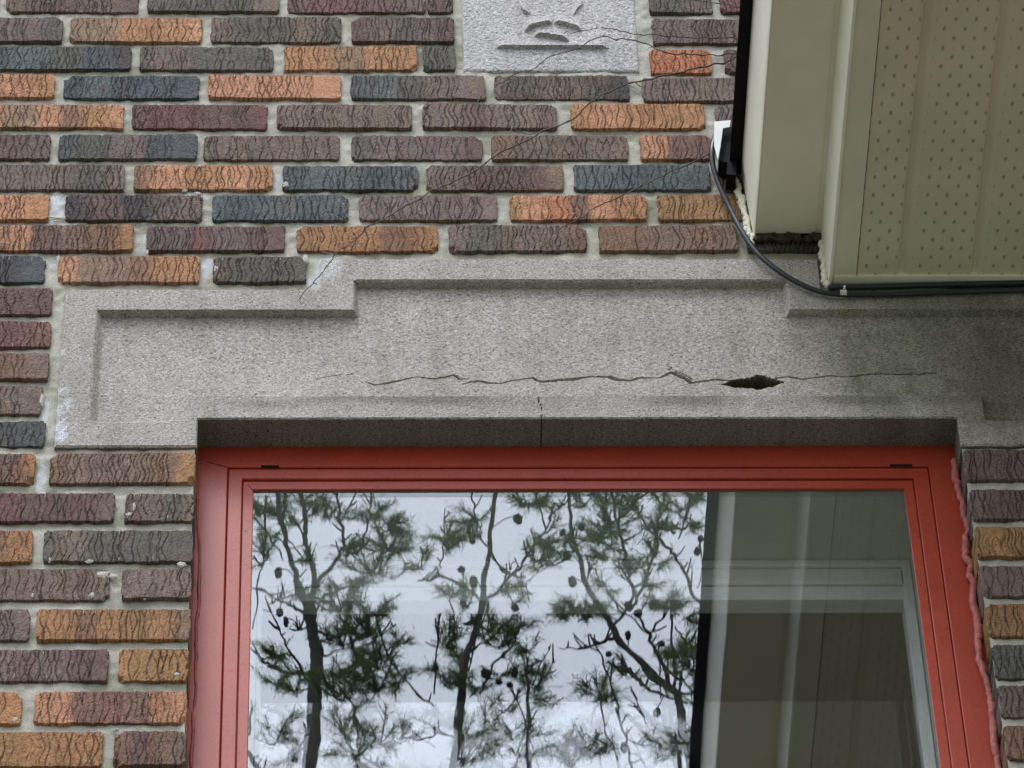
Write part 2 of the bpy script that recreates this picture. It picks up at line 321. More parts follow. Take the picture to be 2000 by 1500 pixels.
BM = dict(V=[], F=[], C=[], n=0)
seed = [0]
def brick(x0, x1, z0, z1, cols, deep=.02, jambL=False, jambR=False):
    seed[0] += 1; s = seed[0]; r = np.random.default_rng(1000+s)
    Lx, H = x1-x0, z1-z0
    nu, nv = max(8, int(Lx/.0012)), max(8, int(H/.0022))
    us = np.linspace(0, Lx, nu+1); vs = np.linspace(0, H, nv+1); us[1] = .0005; us[-2] = Lx-.0005; vs[1] = .0005; vs[-2] = H-.0005
    U, Vv = np.meshgrid(us, vs)                 # rows: v
    # scratched wavy lines
    depth = np.zeros_like(U)
    sp = r.uniform(.0072, .0100); n = int(Lx/sp)+2; ph = r.uniform(0, 6.28)
    lam = H*r.uniform(.80, 1.05); w = .00072
    par = r.random() < .3; sp *= r.uniform(.72, 1.1)
    for fam in range(2):
        u0 = -sp/2+fam*sp*.5+r.uniform(0, .004)
        for i in range(n):
            if fam and r.random() < .25: continue
            A = r.uniform(.0014, .0031)*(1 if fam and not par else -1)*(1 if r.random() < .9 else -1)*(.6+.8*vn(i*.35, fam*3, s % 37))
            p = ph+r.normal(0, .32); lw = w*r.uniform(.7, 1.35); st = r.uniform(.5, 1.5)
            uc = u0+i*sp+r.normal(0, .0010)+A*np.sin(2*math.pi*vs/lam+p)+.0012*(vn(vs*95, i*2.7, 4)-.5)+r.normal(0, .03)*(vs-H/2)
            lo = int(max(0, (uc.min()-.004)/Lx*nu)); hi = int(min(nu+1, (uc.max()+.004)/Lx*nu+1))
            if hi <= lo: continue
            fade = st*(.25+1.3*vn(vs*110, i*3.3, s % 50))*(.45+1.0*vn(i*.28+fam*40, s*.5, 11))
            gk = np.exp(-((U[:, lo:hi]-uc[:, None])/lw)**2)*np.clip(fade, 0, 1.2)[:, None]
            depth[:, lo:hi] = np.maximum(depth[:, lo:hi], gk)
    rough = (vn(U*450, Vv*450, s % 40)-.5)*.0009+(vn(U*160, Vv*160, s % 31)-.5)*.0004+(vn(U*25, Vv*25, s % 17)-.5)*.0008
    e = np.minimum(np.minimum(U, Lx-U), np.minimum(Vv, H-Vv)); edge = np.exp(-e/.0003)*.0009
    # chipped corners
    for cx, cz in ((0, 0), (Lx, 0), (0, H), (Lx, H)):
        q = r.random(); rr = r.uniform(.001, .004) if q < .86 else r.uniform(.006, .012)
        d = np.hypot(U-cx, Vv-cz)+.002*(vn(U*300, Vv*300, s % 13)-.5); edge += np.clip(1-d/rr, 0, 1)*.010
    Y = .0006*r.normal()+depth*.0012+rough+edge+(U/Lx-.5)*r.normal(0, .0008)+(Vv/H-.5)*r.normal(0, .0008)
    # ragged outline
    wob = lambda a, k: (vn(a*200, k+s*.37, 5)-.5)*.0020+(vn(a*40, k+s*.71, 9)-.5)*.0013
    X = U.copy(); Z = Vv.copy()
    fu = U/Lx; fv = Vv/H
    X += wob(Vv, 1)*(1-fu)**20+wob(Vv, 2)*fu**20
    Z += wob(U, 3)*(1-fv)**6+wob(U, 4)*fv**6
    # chips eat into the outline
    X += np.where((U < .01) & (edge > .006), (edge-.006)*.4, 0)-np.where((Lx-U < .01) & (edge > .006), (edge-.006)*.4, 0)
    # colour
    k = len(cols); pos = fu*(k-1)+.55*(vn(U*28, Vv*9, s % 23)-.5)+.3*(vn(U*90, Vv*50, s % 11)-.5); pos = np.clip(pos, 0, k-1-1e-6)
    if k == 1: col = np.broadcast_to(lin(*PAL[cols]), U.shape+(3,)).copy()
    else:
        pal = np.array([lin(*PAL[c]) for c in cols]); i0 = pos.astype(int); f = sm(.25, .75, pos-i0)[..., None]
        col = pal[i0]*(1-f)+pal[i0+1]*f; col = col*.72+.28*pal.mean(0)
    col *= (1+.2*(vn(U*70, Vv*35, s % 19)-.5))[..., None]*r.uniform(1.0, 1.2)
    hot = (sm(.74, .9, vn(U*38, Vv*22, s % 29))*.12)[..., None]; col = col*(1-hot)+hot*np.array(lin(150, 76, 70))*.9
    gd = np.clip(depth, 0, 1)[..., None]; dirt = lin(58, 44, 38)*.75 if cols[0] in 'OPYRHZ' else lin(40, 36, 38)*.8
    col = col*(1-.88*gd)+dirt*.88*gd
    gx = np.stack([X+x0, Y, Z+z0], -1).reshape(-1, 3); m_ = nu+1
    idx = np.arange((nv+1)*m_).reshape(nv+1, m_)
    F = np.stack([idx[:-1, :-1], idx[:-1, 1:], idx[1:, 1:], idx[1:, :-1]], -1).reshape(-1, 4)
    # skirt
    loop = np.concatenate([idx[0, :-1], idx[:-1, -1], idx[-1, :0:-1], idx[:0:-1, 0]])
    b = gx[loop].copy(); b[:, 1] = deep
    n0 = len(gx); l2 = np.arange(n0, n0+len(loop)); ln = np.roll(loop, -1); l2n = np.roll(l2, -1)
    F = np.vstack([F, np.stack([loop, l2, l2n, ln], -1)])
    col = col.reshape(-1, 3); col = np.vstack([col, col[loop]])
    BM['V'].append(np.vstack([gx, b])); BM['F'].append(F+BM['n']); BM['C'].append(col); BM['n'] += len(gx)+len(b)

rowspan = []
for k, (yt, yb, bl) in enumerate(ROWS):
    zt = at(400 if k < 9 else 200, yt)[2]; zb = at(400 if k < 9 else 200, yb)[2]; rowspan.append((zb, zt))
    for (a, b, c) in bl:
        ym = (yt+yb)/2; 
        x0, x1 = at(a, ym)[0], at(b, ym)[0]
        dz = 0
        if a > 1200 and k == 2: dz = -.006
        if a > 1200 and k == 3: dz = -.005
        if a > 1200 and k in (1, 4): dz = -.002
        if k >= 15 and b > 360: x1 = XL
        brick(x0, x1, zb+dz, zt+dz, c, deep=.068 if (k >= 15 and b > 360) else .02)
for (yt, yb, a, c) in ROWS_R:
    zt = at(1940, yt)[2]; zb = at(1940, yb)[2]
    brick(XR+.0005, XR+.0005+(.205 if len(c) != 3 else .105), zb, zt, c, deep=.068)
mesh('brick_courses', np.vstack(BM['V']), np.vstack(BM['F']), MAT['brick'], wall, np.vstack(BM['C']))
del BM['V'], BM['F'], BM['C']

# plain bricks around the part the photograph shows
far = MB(); allz = rowspan[:]
z = rowspan[0][1]
while z < 3.2: allz.append((z+.012, z+.067)); z += .067
z = rowspan[-1][0]
while z > GZ+.1: allz.append((z-.067, z-.012)); z -= .067
fr = np.random.default_rng(5); keys = list('OPBGNMVHYC')
for i, (zb, zt) in enumerate(allz):
    vis = i < len(ROWS)
    x = -3.2+(.1065 if i % 2 else 0)
    while x < 3.2:
        a, b = x, x+.203; x += .213
        if vis or True:
            if zt < ZO+.05 and zb > ZB-.02 and b > XL and a < XR: 
                # keep outside of the opening
                if a < XL: b = XL
                elif b > XR: a = XR
                else: continue
                if b-a < .03: continue
        if vis:
            lo = at(min(q[0] for q in ROWS[i][2]), (ROWS[i][0]+ROWS[i][1])/2)[0]-.011
            hi = at(max(q[1] for q in ROWS[i][2]), (ROWS[i][0]+ROWS[i][1])/2)[0]+.011
            if i >= 9:
                hi = LX1+.012 if i < 15 else XR+.217
            if b > lo and a < hi:
                if a < lo < b: b = lo
                elif a < hi < b: a = hi
                else: continue
                if b-a < .03: continue
        elif zb < 1.0 and zb > rowspan[0][1]-.01 and b > -.07 and a < .22: continue
        c = lin(*PAL[keys[fr.integers(len(keys))]])*fr.uniform(.85, 1.1)
        far.box(a, b, .0002+fr.uniform(-.001, .001), .02 if b != XL and a != XR else .068, zb, zt, c)
far.build('outer_brick_courses', MAT['brick'], wall)

# mortar bed: a rough sheet a few millimetres behind the brick faces
def in_lintel(X, Z, m=0):
    a = (X > LX0+m) & (X < LX1-m) & (Z < ZT1-m) & (Z > ZLB+m)
    b = (X > SX0+m) & (X < SX1-m) & (Z < ZT2-m) & (Z >= ZT1-m-.01)
    return a | b
def grid_sheet(xs, zs, yf, keep, colf):
    X, Z = np.meshgrid(xs, zs); Y = yf(X, Z); V = np.stack([X, Y, Z], -1).reshape(-1, 3); m = len(xs)
    idx = np.arange(X.size).reshape(X.shape); xc = (X[:-1, :-1]+X[1:, 1:])/2; zc = (Z[:-1, :-1]+Z[1:, 1:])/2
    k = keep(xc, zc)
    F = np.stack([idx[:-1, :-1], idx[:-1, 1:], idx[1:, 1:], idx[1:, :-1]], -1)[k]
    return V, F.reshape(-1, 4), colf(X, Z).reshape(-1, 3), idx, k
CM = lin(186, 183, 172)
def mort_y(X, Z): return .0062+(vn(X*90, Z*90, 3)-.5)*.0026+(vn(X*25, Z*25, 6)-.5)*.0022
def mort_keep(x, z): return ~((x > XL-.002) & (x < XR+.002) & (z < ZO) & (z > ZB)) & ~in_lintel(x, z, .006) & ~((x > -.046) & (x < .194) & (z > .677) & (z < .94))
SM = [(112, 385, 22, 12), (110, 410, 16, 30), (118, 432, 28, 6), (378, 378, 28, 5), (548, 352, 14, 18), (150, 395, 16, 10), (640, 520, 22, 26), (612, 545, 14, 16), (124, 780, 10, 12), (122, 850, 12, 18), (85, 800, 8, 30), (404, 515, 12, 18), (80, 930, 9, 30), (285, 468, 5, 20)]
SMW = [(at(a, b)[0], at(a, b)[2], c/1350, d/980) for a, b, c, d in SM]
def mort_col(X, Z):
    c = np.broadcast_to(CM, X.shape+(3,)).copy()
    c *= (1+.22*(vn(X*8, Z*30, 4)-.5))[..., None]
    gmask = sm(.62, .8, vn(X*9, Z*40, 8))[..., None]*.45; c = c*(1-gmask)+gmask*lin(112, 116, 86)
    for (x, z, a, b) in SMW:
        d = np.hypot((X-x)/a, (Z-z)/b)+.7*(vn(X*180, Z*180, 12)-.5); k = sm(1.15, .8, d)[..., None]*.8
        c = c*(1-k)+k*lin(206, 208, 212)
    return c
xs = np.arange(-.95, 1.05, .003); zs = np.arange(-.85, 1.0, .003)
V, F, Cc, _, _ = grid_sheet(xs, zs, mort_y, mort_keep, mort_col)
mesh('mortar', V, F, MAT['mortar'], wall, Cc)
xe, ze = (xs[0], xs[-1]), (zs[0], zs[-1])
mo = MB()
for (a, b, c, d) in ((-3.2, xe[0], GZ, 3.2), (xe[1], 3.2, GZ, 3.2), (xe[0], xe[1], ze[1], 3.2), (xe[0], xe[1], GZ, ZB), (xe[0], XL-.002, ZB, ze[0]), (XR+.002, xe[1], ZB, ze[0])):
    mo.add([(a, .0065, c), (b, .0065, c), (b, .0065, d), (a, .0065, d)], [[0, 1, 2, 3]], CM)
mo.build('outer_mortar', MAT['mortar'], wall)
core = MB()
for (a, b, c, d) in ((-3.2, XL-.003, GZ, 3.2), (XR+.004, 3.2, GZ, 3.2), (XL-.003, XR+.004, ZO+.01, 3.2), (XL-.003, XR+.004, GZ, ZB)):
    core.box(a, b, .030 if c < -2 else .12, .30, c, d, CM*.9)
for (x0, x1) in ((XL-.09, XL-.0022), (XR+.003, XR+.09)): core.box(x0, x1, .012, .0301, ZB, ZLB-.004, CM)
core.build('wall_core', MAT['mortar'], wall)
# white mortar crumbs smeared on brick edges
sr = np.random.default_rng(77); sm_ = MB()
def blob(mb, x, y, z, rx, ry, rz, col=None, n=7, ro=sr):
    V = []; F = []; seedv = ro.uniform(0, 50)
    for i in range(n+1):
        th = math.pi*i/n
        for j in range(n+2):
            p = 2*math.pi*j/(n+2); k = 1+.55*(ro.random()-.5)
            V.append((x+rx*k*math.sin(th)*math.cos(p), y+ry*k*math.sin(th)*math.sin(p), z+rz*k*math.cos(th)))
    w = n+2
    for i in range(n):
        for j in range(w): F.append([i*w+j, (i+1)*w+j, (i+1)*w+(j+1) % w, i*w+(j+1) % w])
    mb.add(V, F, col)
for (px, py, sx, sy) in [(145, 385, 9, 5), (134, 405, 5, 10), (150, 398, 5, 4), (385, 378, 8, 4), (360, 372, 6, 3), (664, 390, 5, 6), (670, 398, 4, 7), (252, 1005, 8, 6), (97, 1092, 7, 6), (175, 1095, 9, 4), (355, 1102, 9, 5), (283, 1122, 5, 8), (258, 1120, 4, 5), (64, 1163, 3, 4), (180, 1162, 4, 6), (283, 1166, 5, 5), (200, 1122, 14, 7), (220, 1125, 8, 5), (262, 990, 3, 10), (118, 425, 20, 4), (225, 1425, 6, 3), (30, 1405, 6, 4), (345, 1317, 6, 4), (288, 490, 3, 9), (114, 505, 3, 8), (205, 700, 0, 0), (82, 780, 4, 12), (557, 360, 8, 8), (422, 525, 6, 12), (597, 505, 5, 10)]:
    if not sx: continue
    P = at(px, py, .001); blob(sm_, P[0], .0015, P[2], sx/1500, .0016, sy/1100, lin(190, 187, 178))
for k in range(90):                            # fine white ticks where mortar caught in the scratches
    row = ROWS[sr.choice([15, 16, 17, 18, 19, 20, 21, 22, 8, 9, 11])]; b = row[2][sr.integers(len(row[2]))]
    px = sr.uniform(max(b[0], 0)+4, b[1]-4); py = row[0]+sr.uniform(2, 9) if sr.random() < .75 else row[1]-sr.uniform(3, 7)
    P = at(px, py, .001); blob(sm_, P[0], .0008, P[2], .0007, .0009, sr.uniform(.0015, .006), lin(176, 170, 160), 4)
sm_.build('mortar_smears', MAT['mortar'], wall)

# ------------------------------------------------------------------ stone lintel over the window
lin_root = empty('stone_lintel', (XC, 0, ZLB), 'grey cast stone lintel with stepped recessed panel, long horizontal crack and a spalled hole', 'lintel')
CR = [(705, 743), (716, 747), (735, 752), (745, 751), (775, 744), (812, 736), (850, 740), (870, 736), (886, 732), (897, 740), (915, 740)]
CR2 = [(905, 749), (935, 744), (960, 749), (980, 749), (1005, 742), (1040, 738), (1055, 746), (1090, 743), (1120, 741), (1150, 735), (1190, 736), (1205, 742), (1232, 744), (1245, 738), (1290, 738), (1310, 727), (1335, 737), (1350, 748), (1400, 741), (1430, 744)]
CR3 = [(1515, 738), (1540, 735), (1565, 741), (1620, 734), (1665, 735), (1700, 730), (1760, 731), (1830, 729)]
CR4 = [(1300, 728), (1316, 712)]; CR5 = [(620, 740), (650, 733), (690, 730)]; CR6 = [(1320, 724), (1345, 735), (1352, 742)]
VC = [(1055, 782), (1051, 795), (1058, 808), (1057, 822)]
def segdist(X, Z, pts):
    best = np.full(X.shape, 9.); 
    for a, b in zip(pts[:-1], pts[1:]):
        d = b-a; t = np.clip(((X-a[0])*d[0]+(Z-a[1])*d[1])/(d@d), 0, 1)
        best = np.minimum(best, np.hypot(X-a[0]-t*d[0], Z-a[1]-t*d[1]))
    return best
def wpts(P): return [np.array([q[0], q[2]]) for q in (at(*p, .012) for p in P)]
RX0 = -.5417; RX1 = 2*XC-RX0; RS0 = -.2032; RS1 = 2*XC-RS0; RZ1, RZ2 = .149, .2088; RZB = -.0212; RLB = -.0700; RLX = -.445
def rec_depth(X, Z):                            # how far inside the recessed panel, as a soft step
    def sd(x0, x1, z0, z1, lx, rx, bz, tz):     # product of edge ramps
        return sm(-lx/2, lx/2, X-x0)*sm(-rx/2, rx/2, x1-X)*sm(-bz/2, bz/2, Z-z0)*sm(-tz/2, tz/2, z1-Z)
    a = sd(RX0, RX1, RZB, RZ1, .012, .012, .004, .0016)
    b = sd(RS0, RS1, .05, RZ2, .007, .007, .012, .0016)
    c = sd(RX0, RLX, RLB, RZ1, .012, .012, .005, .0016); d = sd(2*XC-RLX, RX1, RLB, RZ1, .004, .012, .005, .0016)
    return np.maximum(np.maximum(a, b), np.maximum(c, d))
cw = [(wpts(CR), .0011, .010), (wpts(CR2), .0013, .014), (wpts(CR3), .0008, .007), (wpts(CR4), .0004, .003), (wpts(CR5), .0004, .003), (wpts(CR6), .0004, .003), (wpts(VC), .0005, .004)]
SP = [np.array([q[0], q[2]]) for q in (at(*p, 0.006) for p in [(1408, 744), (1440, 733), (1468, 730), (1478, 724), (1498, 728), (1522, 737), (1533, 741), (1510, 749), (1480, 756), (1472, 753), (1430, 750)])]
def inpoly(X, Z, P):
    X = X+(vn(X*420, Z*420, 21)-.5)*.0022; Z = Z+(vn(X*300, Z*420, 23)-.5)*.0026
    ins = np.zeros(X.shape, bool); j = len(P)-1
    for i in range(len(P)):
        a, b = P[i], P[j]; c = ((a[1] > Z) != (b[1] > Z)) & (X < (b[0]-a[0])*(Z-a[1])/(b[1]-a[1]+1e-12)+a[0]); ins ^= c; j = i
    return ins
def lint_y(X, Z):
    y = .0130*rec_depth(X, Z)*(1-.35*sm(.06, -.02, Z)*sm(.30, .20, np.abs(X-XC)*0+.25))
    y = y+(vn(X*330, Z*330, 2)-.5)*.0005+(vn(X*70, Z*70, 5)-.5)*.0006
    for P, w, dp in cw:
        lo = min(p[0] for p in P)-.01; hi = max(p[0] for p in P)+.01; mz = min(p[1] for p in P)-.01; Mz = max(p[1] for p in P)+.01
        k = (X > lo) & (X < hi) & (Z > mz) & (Z < Mz)
        if k.any():
            xx, zz = X[k], Z[k]; wv = w*(.55+1.5*vn(xx*35, zz*0, 4)); d = segdist(xx+(vn(xx*300, zz*300, 9)-.5)*.001, zz+(vn(xx*260, zz*260, 7)-.5)*.0014, P)
            ends = sm(0, .03, xx-lo)*sm(0, .03, hi-xx) if w > .001 else 1
            y[k] += dp*np.clip(1-(d/(wv*ends+1e-5))**2, 0, 1)
    ins = inpoly(X, Z, SP)
    sdz = segdist(X, Z, SP+[SP[0]]); y = y+np.where(ins, .050*sm(0, .0070, sdz)+.004*(vn(X*150, Z*150, 3)-.5), 0)
    return y
CS = lin(168, 163, 158)
def lint_col(X, Z):
    c = np.broadcast_to(CS, X.shape+(3,)).copy()
    d = sm(-.010, -.028, Z)*sm(-.058, -.035, Z)*(.25+.75*sm(.45, .7, vn(X*9, Z*20, 3))); c *= (1-.42*d*sm(-.45, -.3, X))[..., None]
    def ell(px, py, rx, rz, soft=.5):
        q = at(px, py, .01); r = np.hypot((X-q[0])/(rx/1360), (Z-q[2])/(rz/960))+.5*(vn(X*40, Z*40, 6)-.5)+.35*(vn(X*160, Z*160, 8)-.5); return sm(1+soft, 1-soft, r)[..., None]
    k = ell(1880, 690, 210, 130, .7)*.55; c = c*(1-k)+k*lin(104, 108, 80)
    k = ell(1770, 750, 90, 32, .35)*.30; c = c*(1-k)+k*lin(96, 98, 70)
    k = ell(2010, 760, 120, 120, .8)*.6; c = c*(1-k)+k*lin(92, 82, 68)
    for e in ((1742, 745, 22, 18), (1815, 745, 22, 24), (1775, 790, 26, 16)):
        k = ell(*e, .3)*.35; c = c*(1-k)+k*lin(170, 170, 160)
    for e in ((122, 775, 13, 10), (124, 848, 13, 24), (132, 800, 10, 12), (118, 812, 9, 12), (122, 700, 7, 8)):
        k = np.clip(ell(*e, .35)*1.2-.9*sm(.35, .7, vn(X*230, Z*260, 14))[..., None], 0, .7); c = c*(1-k)+k*lin(206, 210, 220)
    k = ell(640, 530, 22, 26, .5)*.5; c = c*(1-k)+k*lin(205, 205, 205)
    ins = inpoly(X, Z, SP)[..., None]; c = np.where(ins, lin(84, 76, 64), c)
    sk = sm(.0035, .001, segdist(X, Z, [SP[6], SP[7], SP[8]]))[..., None]*.6*(1-ins); c = c*(1-sk)+sk*lin(210, 202, 190)
    return c
def fill(brk, lo, hi, step):
    a = np.arange(lo, hi, step); a = np.concatenate([a]+[[b-.0008, b+.0008] for b in brk]+[[lo, hi]]); a = np.unique(np.round(a, 6))
    keep = [a[0]]
    for v in a[1:]:
        if v-keep[-1] >= .0006: keep.append(v)
    keep[-1] = hi; return np.array(keep)
xs = fill([SX0, SX1, XL, XR, at(1058, 815)[0]], LX0, LX1, .0021); zs = np.unique(np.concatenate([fill([ZT1, ZO, RZ1, RZ2], ZLB, ZT2, .0024), np.arange(-.012, .034, .0009)]))
def lkeep(x, z):
    k = in_lintel(x, z) & ~((x > XL) & (x < XR) & (z < ZO))
    nx = at(1058, 815)[0]; return k & ~((np.abs(x-nx) < .0011) & (z < ZO+.004))
V, F, Cc, idx, k = grid_sheet(xs, zs, lint_y, lkeep, lint_col)
# rounded rim: push boundary vertices back, then skirt the outline
E = {}
for f in F:
    for i in range(4):
        a, b = int(f[i]), int(f[(i+1) % 4]); E[(a, b)] = 1
bd = [(a, b) for (a, b) in E if (b, a) not in E]
bv = sorted({a for e in bd for a in e})
V[bv, 1] += .0016+.0012*vn(V[bv, 0]*200, V[bv, 2]*200, 3); V[bv, 2] += (vn(V[bv, 0]*220, V[bv, 2]*220, 5)-.5)*.0012
mp = {a: len(V)+i for i, a in enumerate(bv)}
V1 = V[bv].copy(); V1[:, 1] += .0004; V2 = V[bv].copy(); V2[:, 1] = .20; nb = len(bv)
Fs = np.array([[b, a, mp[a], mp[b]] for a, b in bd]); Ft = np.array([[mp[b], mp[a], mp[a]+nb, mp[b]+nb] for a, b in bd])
mesh('carved_block', np.vstack([V, V1, V2]), np.vstack([F, Fs, Ft]), MAT['stone'], lin_root, np.vstack([Cc, Cc[bv]*.46, Cc[bv]*.46*np.array([1, .95, .85])]))  # skirt ring darkened: soffit grime plus underside shade put into the colour

# ------------------------------------------------------------------ carved stone tile above
px0, px1, pz0, pz1 = at(905, 135)[0], at(1250, 135)[0], at(1000, 135.5)[2], .95
tile = empty('carved_stone_tile', ((px0+px1)/2, 0, pz0), 'pale square stone tile with carved leaf ornament set in the brickwork', 'stone tile')
def cv(P): return np.array([[q[0], q[2]] for q in (at(*p, -.004) for p in P)])
curves = [(cv([(1025, 57), (1040, 48), (1060, 44), (1080, 40)]), .008, .012), (cv([(1082, 40), (1100, 44), (1120, 48), (1138, 57)]), .008, .012),
          (cv([(1045, 66), (1065, 68), (1090, 72), (1111, 79)]), .009, .009), (cv([(1016, 5), (1023, 18), (1036, 24)]), .006, .010), (cv([(1119, 26), (1130, 12), (1140, 2)]), .005, .010),
          (cv([(1005, -30), (1040, -36), (1080, -38)]), .008, .012), (cv([(1080, -38), (1120, -36), (1160, -28)]), .008, .012)]
fz = at(1080, 92)[2]; fx0, fx1 = at(968, 60)[0], at(1187, 92)[0]
def tile_y(X, Z):
    y = .003-.0068*sm(-.0009, .0009, Z-fz)*(sm(-.004, .010, X-fx0)*sm(-.006, .012, fx1-X)*(.12+.88*np.exp(-np.maximum(Z-fz, 0)/.018)))
    for P, D, dec in curves:
        o = np.argsort(P[:, 0]); zc = np.interp(X, P[o, 0], P[o, 1])+(vn(X*260, X*0, 4)-.5)*.0022; ends = np.clip(np.minimum(X-P[:, 0].min(), P[:, 0].max()-X)/.006, 0, 1)**.6
        d = Z-zc; y = y-D*ends*sm(-.0008, .0008, d)*np.exp(-np.maximum(d, 0)/dec)
    y = y+(vn(X*330, Z*330, 8)-.5)*.0010
    e = np.minimum(np.minimum(X-px0, px1-X), np.minimum(Z-pz0, pz1-Z)); return y+np.exp(-e/.0015)*.003
def tile_col(X, Z):
    c = np.broadcast_to(lin(180, 177, 177), X.shape+(3,)).copy()
    return c
V, F, Cc, idx, k = grid_sheet(np.arange(px0, px1, .0012), np.arange(pz0, pz1, .0011), tile_y, lambda x, z: x > -9, tile_col)
loop = np.concatenate([idx[0, :-1], idx[:-1, -1], idx[-1, :0:-1], idx[:0:-1, 0]]); V2 = V[loop].copy(); V2[:, 1] = .03
l2 = np.arange(len(V), len(V)+len(loop)); F = np.vstack([F, np.stack([loop, l2, np.roll(l2, -1), np.roll(loop, -1)], -1)])
mesh('carved_face', np.vstack([V, V2]), F, MAT['stone'], tile, np.vstack([Cc, Cc[loop]]))

# ------------------------------------------------------------------ window
win = empty('window', (XC, .05, ZB), 'red painted fixed window under the stone lintel with trees mirrored in its pane', 'window')
def sweep(x0, x1, z0, z1, prof):                # prof: (inset, y) -> mitred picture frame
    V = []; F = []
    for (i, y) in prof: V += [(x0+i, y, z0+i), (x1-i, y, z0+i), (x1-i, y, z1-i), (x0+i, y, z1-i)]
    for k in range(len(prof)-1):
        for j in range(4): F.append([k*4+j, k*4+(j+1) % 4, (k+1)*4+(j+1) % 4, (k+1)*4+j])
    return V, F
fo = dict(x0=XL-.004, x1=at(1872, 882, .05)[0]-.001, z0=ZB, z1=-.0610)
g1 = at(443, 912, .05); g1r = at(1813.6, 911, .05)
wL = g1[0]-fo['x0']
def frame_part(name, o, i, yf, yb, mat=MAT['paint'], parent=win, bev=.0012):
    # o / i: outer and inner rectangles (x0, x1, z0, z1)
    V = []; F = []
    def ringr(r, y): return [(r[0], y, r[2]), (r[1], y, r[2]), (r[1], y, r[3]), (r[0], y, r[3])]
    sh = lambda r, d: (r[0]+d, r[1]-d, r[2]+d, r[3]-d)
    for q in (ringr(o, yb), ringr(o, yf+bev), ringr(sh(o, bev), yf), ringr(sh(i, -bev), yf), ringr(i, yf+bev), ringr(i, yb)): V += q
    for k in range(5):
        for j in range(4): F.append([k*4+j, (k+1)*4+j, (k+1)*4+(j+1) % 4, k*4+(j+1) % 4])
    for j in range(4): F.append([20+j, j, (j+1) % 4, 20+(j+1) % 4])
    return mesh(name, V, F, mat, parent)
rO = (fo['x0'], fo['x1'], fo['z0'], fo['z1'])
rA = (at(443, 990, .05)[0], at(1813.6, 911, .05)[0], ZB+.045, at(1100, 911, .05)[2])
rB0 = (rA[0]+.0007, rA[1]-.0007, rA[2]+.0007, rA[3]-.0009)
rB = (at(472.3, 990, .053)[0], at(1783.5, 928, .053)[0], ZB+.07, at(1100, 934.5, .053)[2])
rC0 = (rB[0]+.0007, rB[1]-.0007, rB[2]+.0007, rB[3]-.0005)
rC = (at(494.3, 990, .0565)[0], at(1766.5, 960, .0565)[0], ZB+.09, at(1100, 955, .0565)[2])
frame_part('casing', rO, rA, .0500, .0638)
sash = frame_part('sash', rB0, rB, .0525, .0635)
frame_part('glazing_bead', rC0, rC, .0563, .0599, parent=sash, bev=.0008)
pn = MB(); pn.box(rC[0]-.004, rC[1]+.004, GY, GY+.004, rC[2]-.004, rC[3]+.004); pn.build('pane', MAT['glass'], win)
gp = MB()                                       # dark seams and weep slots
for (a, b, y) in ((510, 545, 912.5), (1738, 1782, 909)):
    P, Q = at(a, y, .0495), at(b, y, .0495); s = MB(); s.box(P[0], Q[0], .0488, .0508, rA[3]-.0006, rA[3]+.0022); s.build('weep_slot', MAT['gap'], win)
for P_, Q_ in (((404, 902), (446, 912.5)), ((484, 948), (494, 957))):   # fine open mitres at the corner
    m_ = MB(); m_.tube([at(*P_, .0497 if P_[0] < 450 else .0561), at(*Q_, .0497 if P_[0] < 450 else .0561)], .0005, 4); m_.build('mitre_seam', MAT['gap'], win)
sl = MB()
for (o_, i_) in ((rA, rB0), (rB, rC0)):
    sl.box(o_[0]-.004, o_[1]+.004, .062, .066, o_[3]-.001, o_[3]+.004)
# window liner behind the pane and the white inner sash
YI = .19
zin = rC[3]+.004
li = frame_part('inner_liner', (rO[0], rO[1], ZB, zin+.03), (rC[0]-.020, at(1800, 1165, .14)[0], ZB+.08, zin), .0645, YI+.03, MAT['liner'])
xr_in = at(1765, 1165, YI)[0]; xr_out = at(1800, 1165, .14)[0]
zr = at(1500, 1165, YI)[2]; z1 = at(1500, 1108, YI)[2]; z2 = at(1500, 1138, YI)[2]
xl_in = rC[0]-.020+.030
frame_part('inner_top_rail', (rC[0]-.019, xr_out-.001, ZB+.081, zin-.001), (rC[0]-.010, xr_out-.012, ZB+.09, z1), YI-.004, YI+.03, MAT['white'])
isash = frame_part('inner_sash', (rC[0]-.0095, xr_out-.0125, ZB+.0905, z1-.0012), (rC[0]+.003, xr_in+.016, ZB+.105, z2), YI+.001, YI+.03, MAT['white'])
frame_part('inner_stop', (rC[0]+.004, xr_in+.0155, ZB+.1055, z2-.0012), (xl_in, xr_in, ZB+.12, zr), YI+.005, YI+.03, MAT['white'], isash)
ip0 = at(500, 1362, YI)
pn = MB(); pn.box(ip0[0], xr_in+.004, YI+.010, YI+.013, ZB+.115, ip0[2]); pn.build('inner_pane', MAT['glass2'], win)
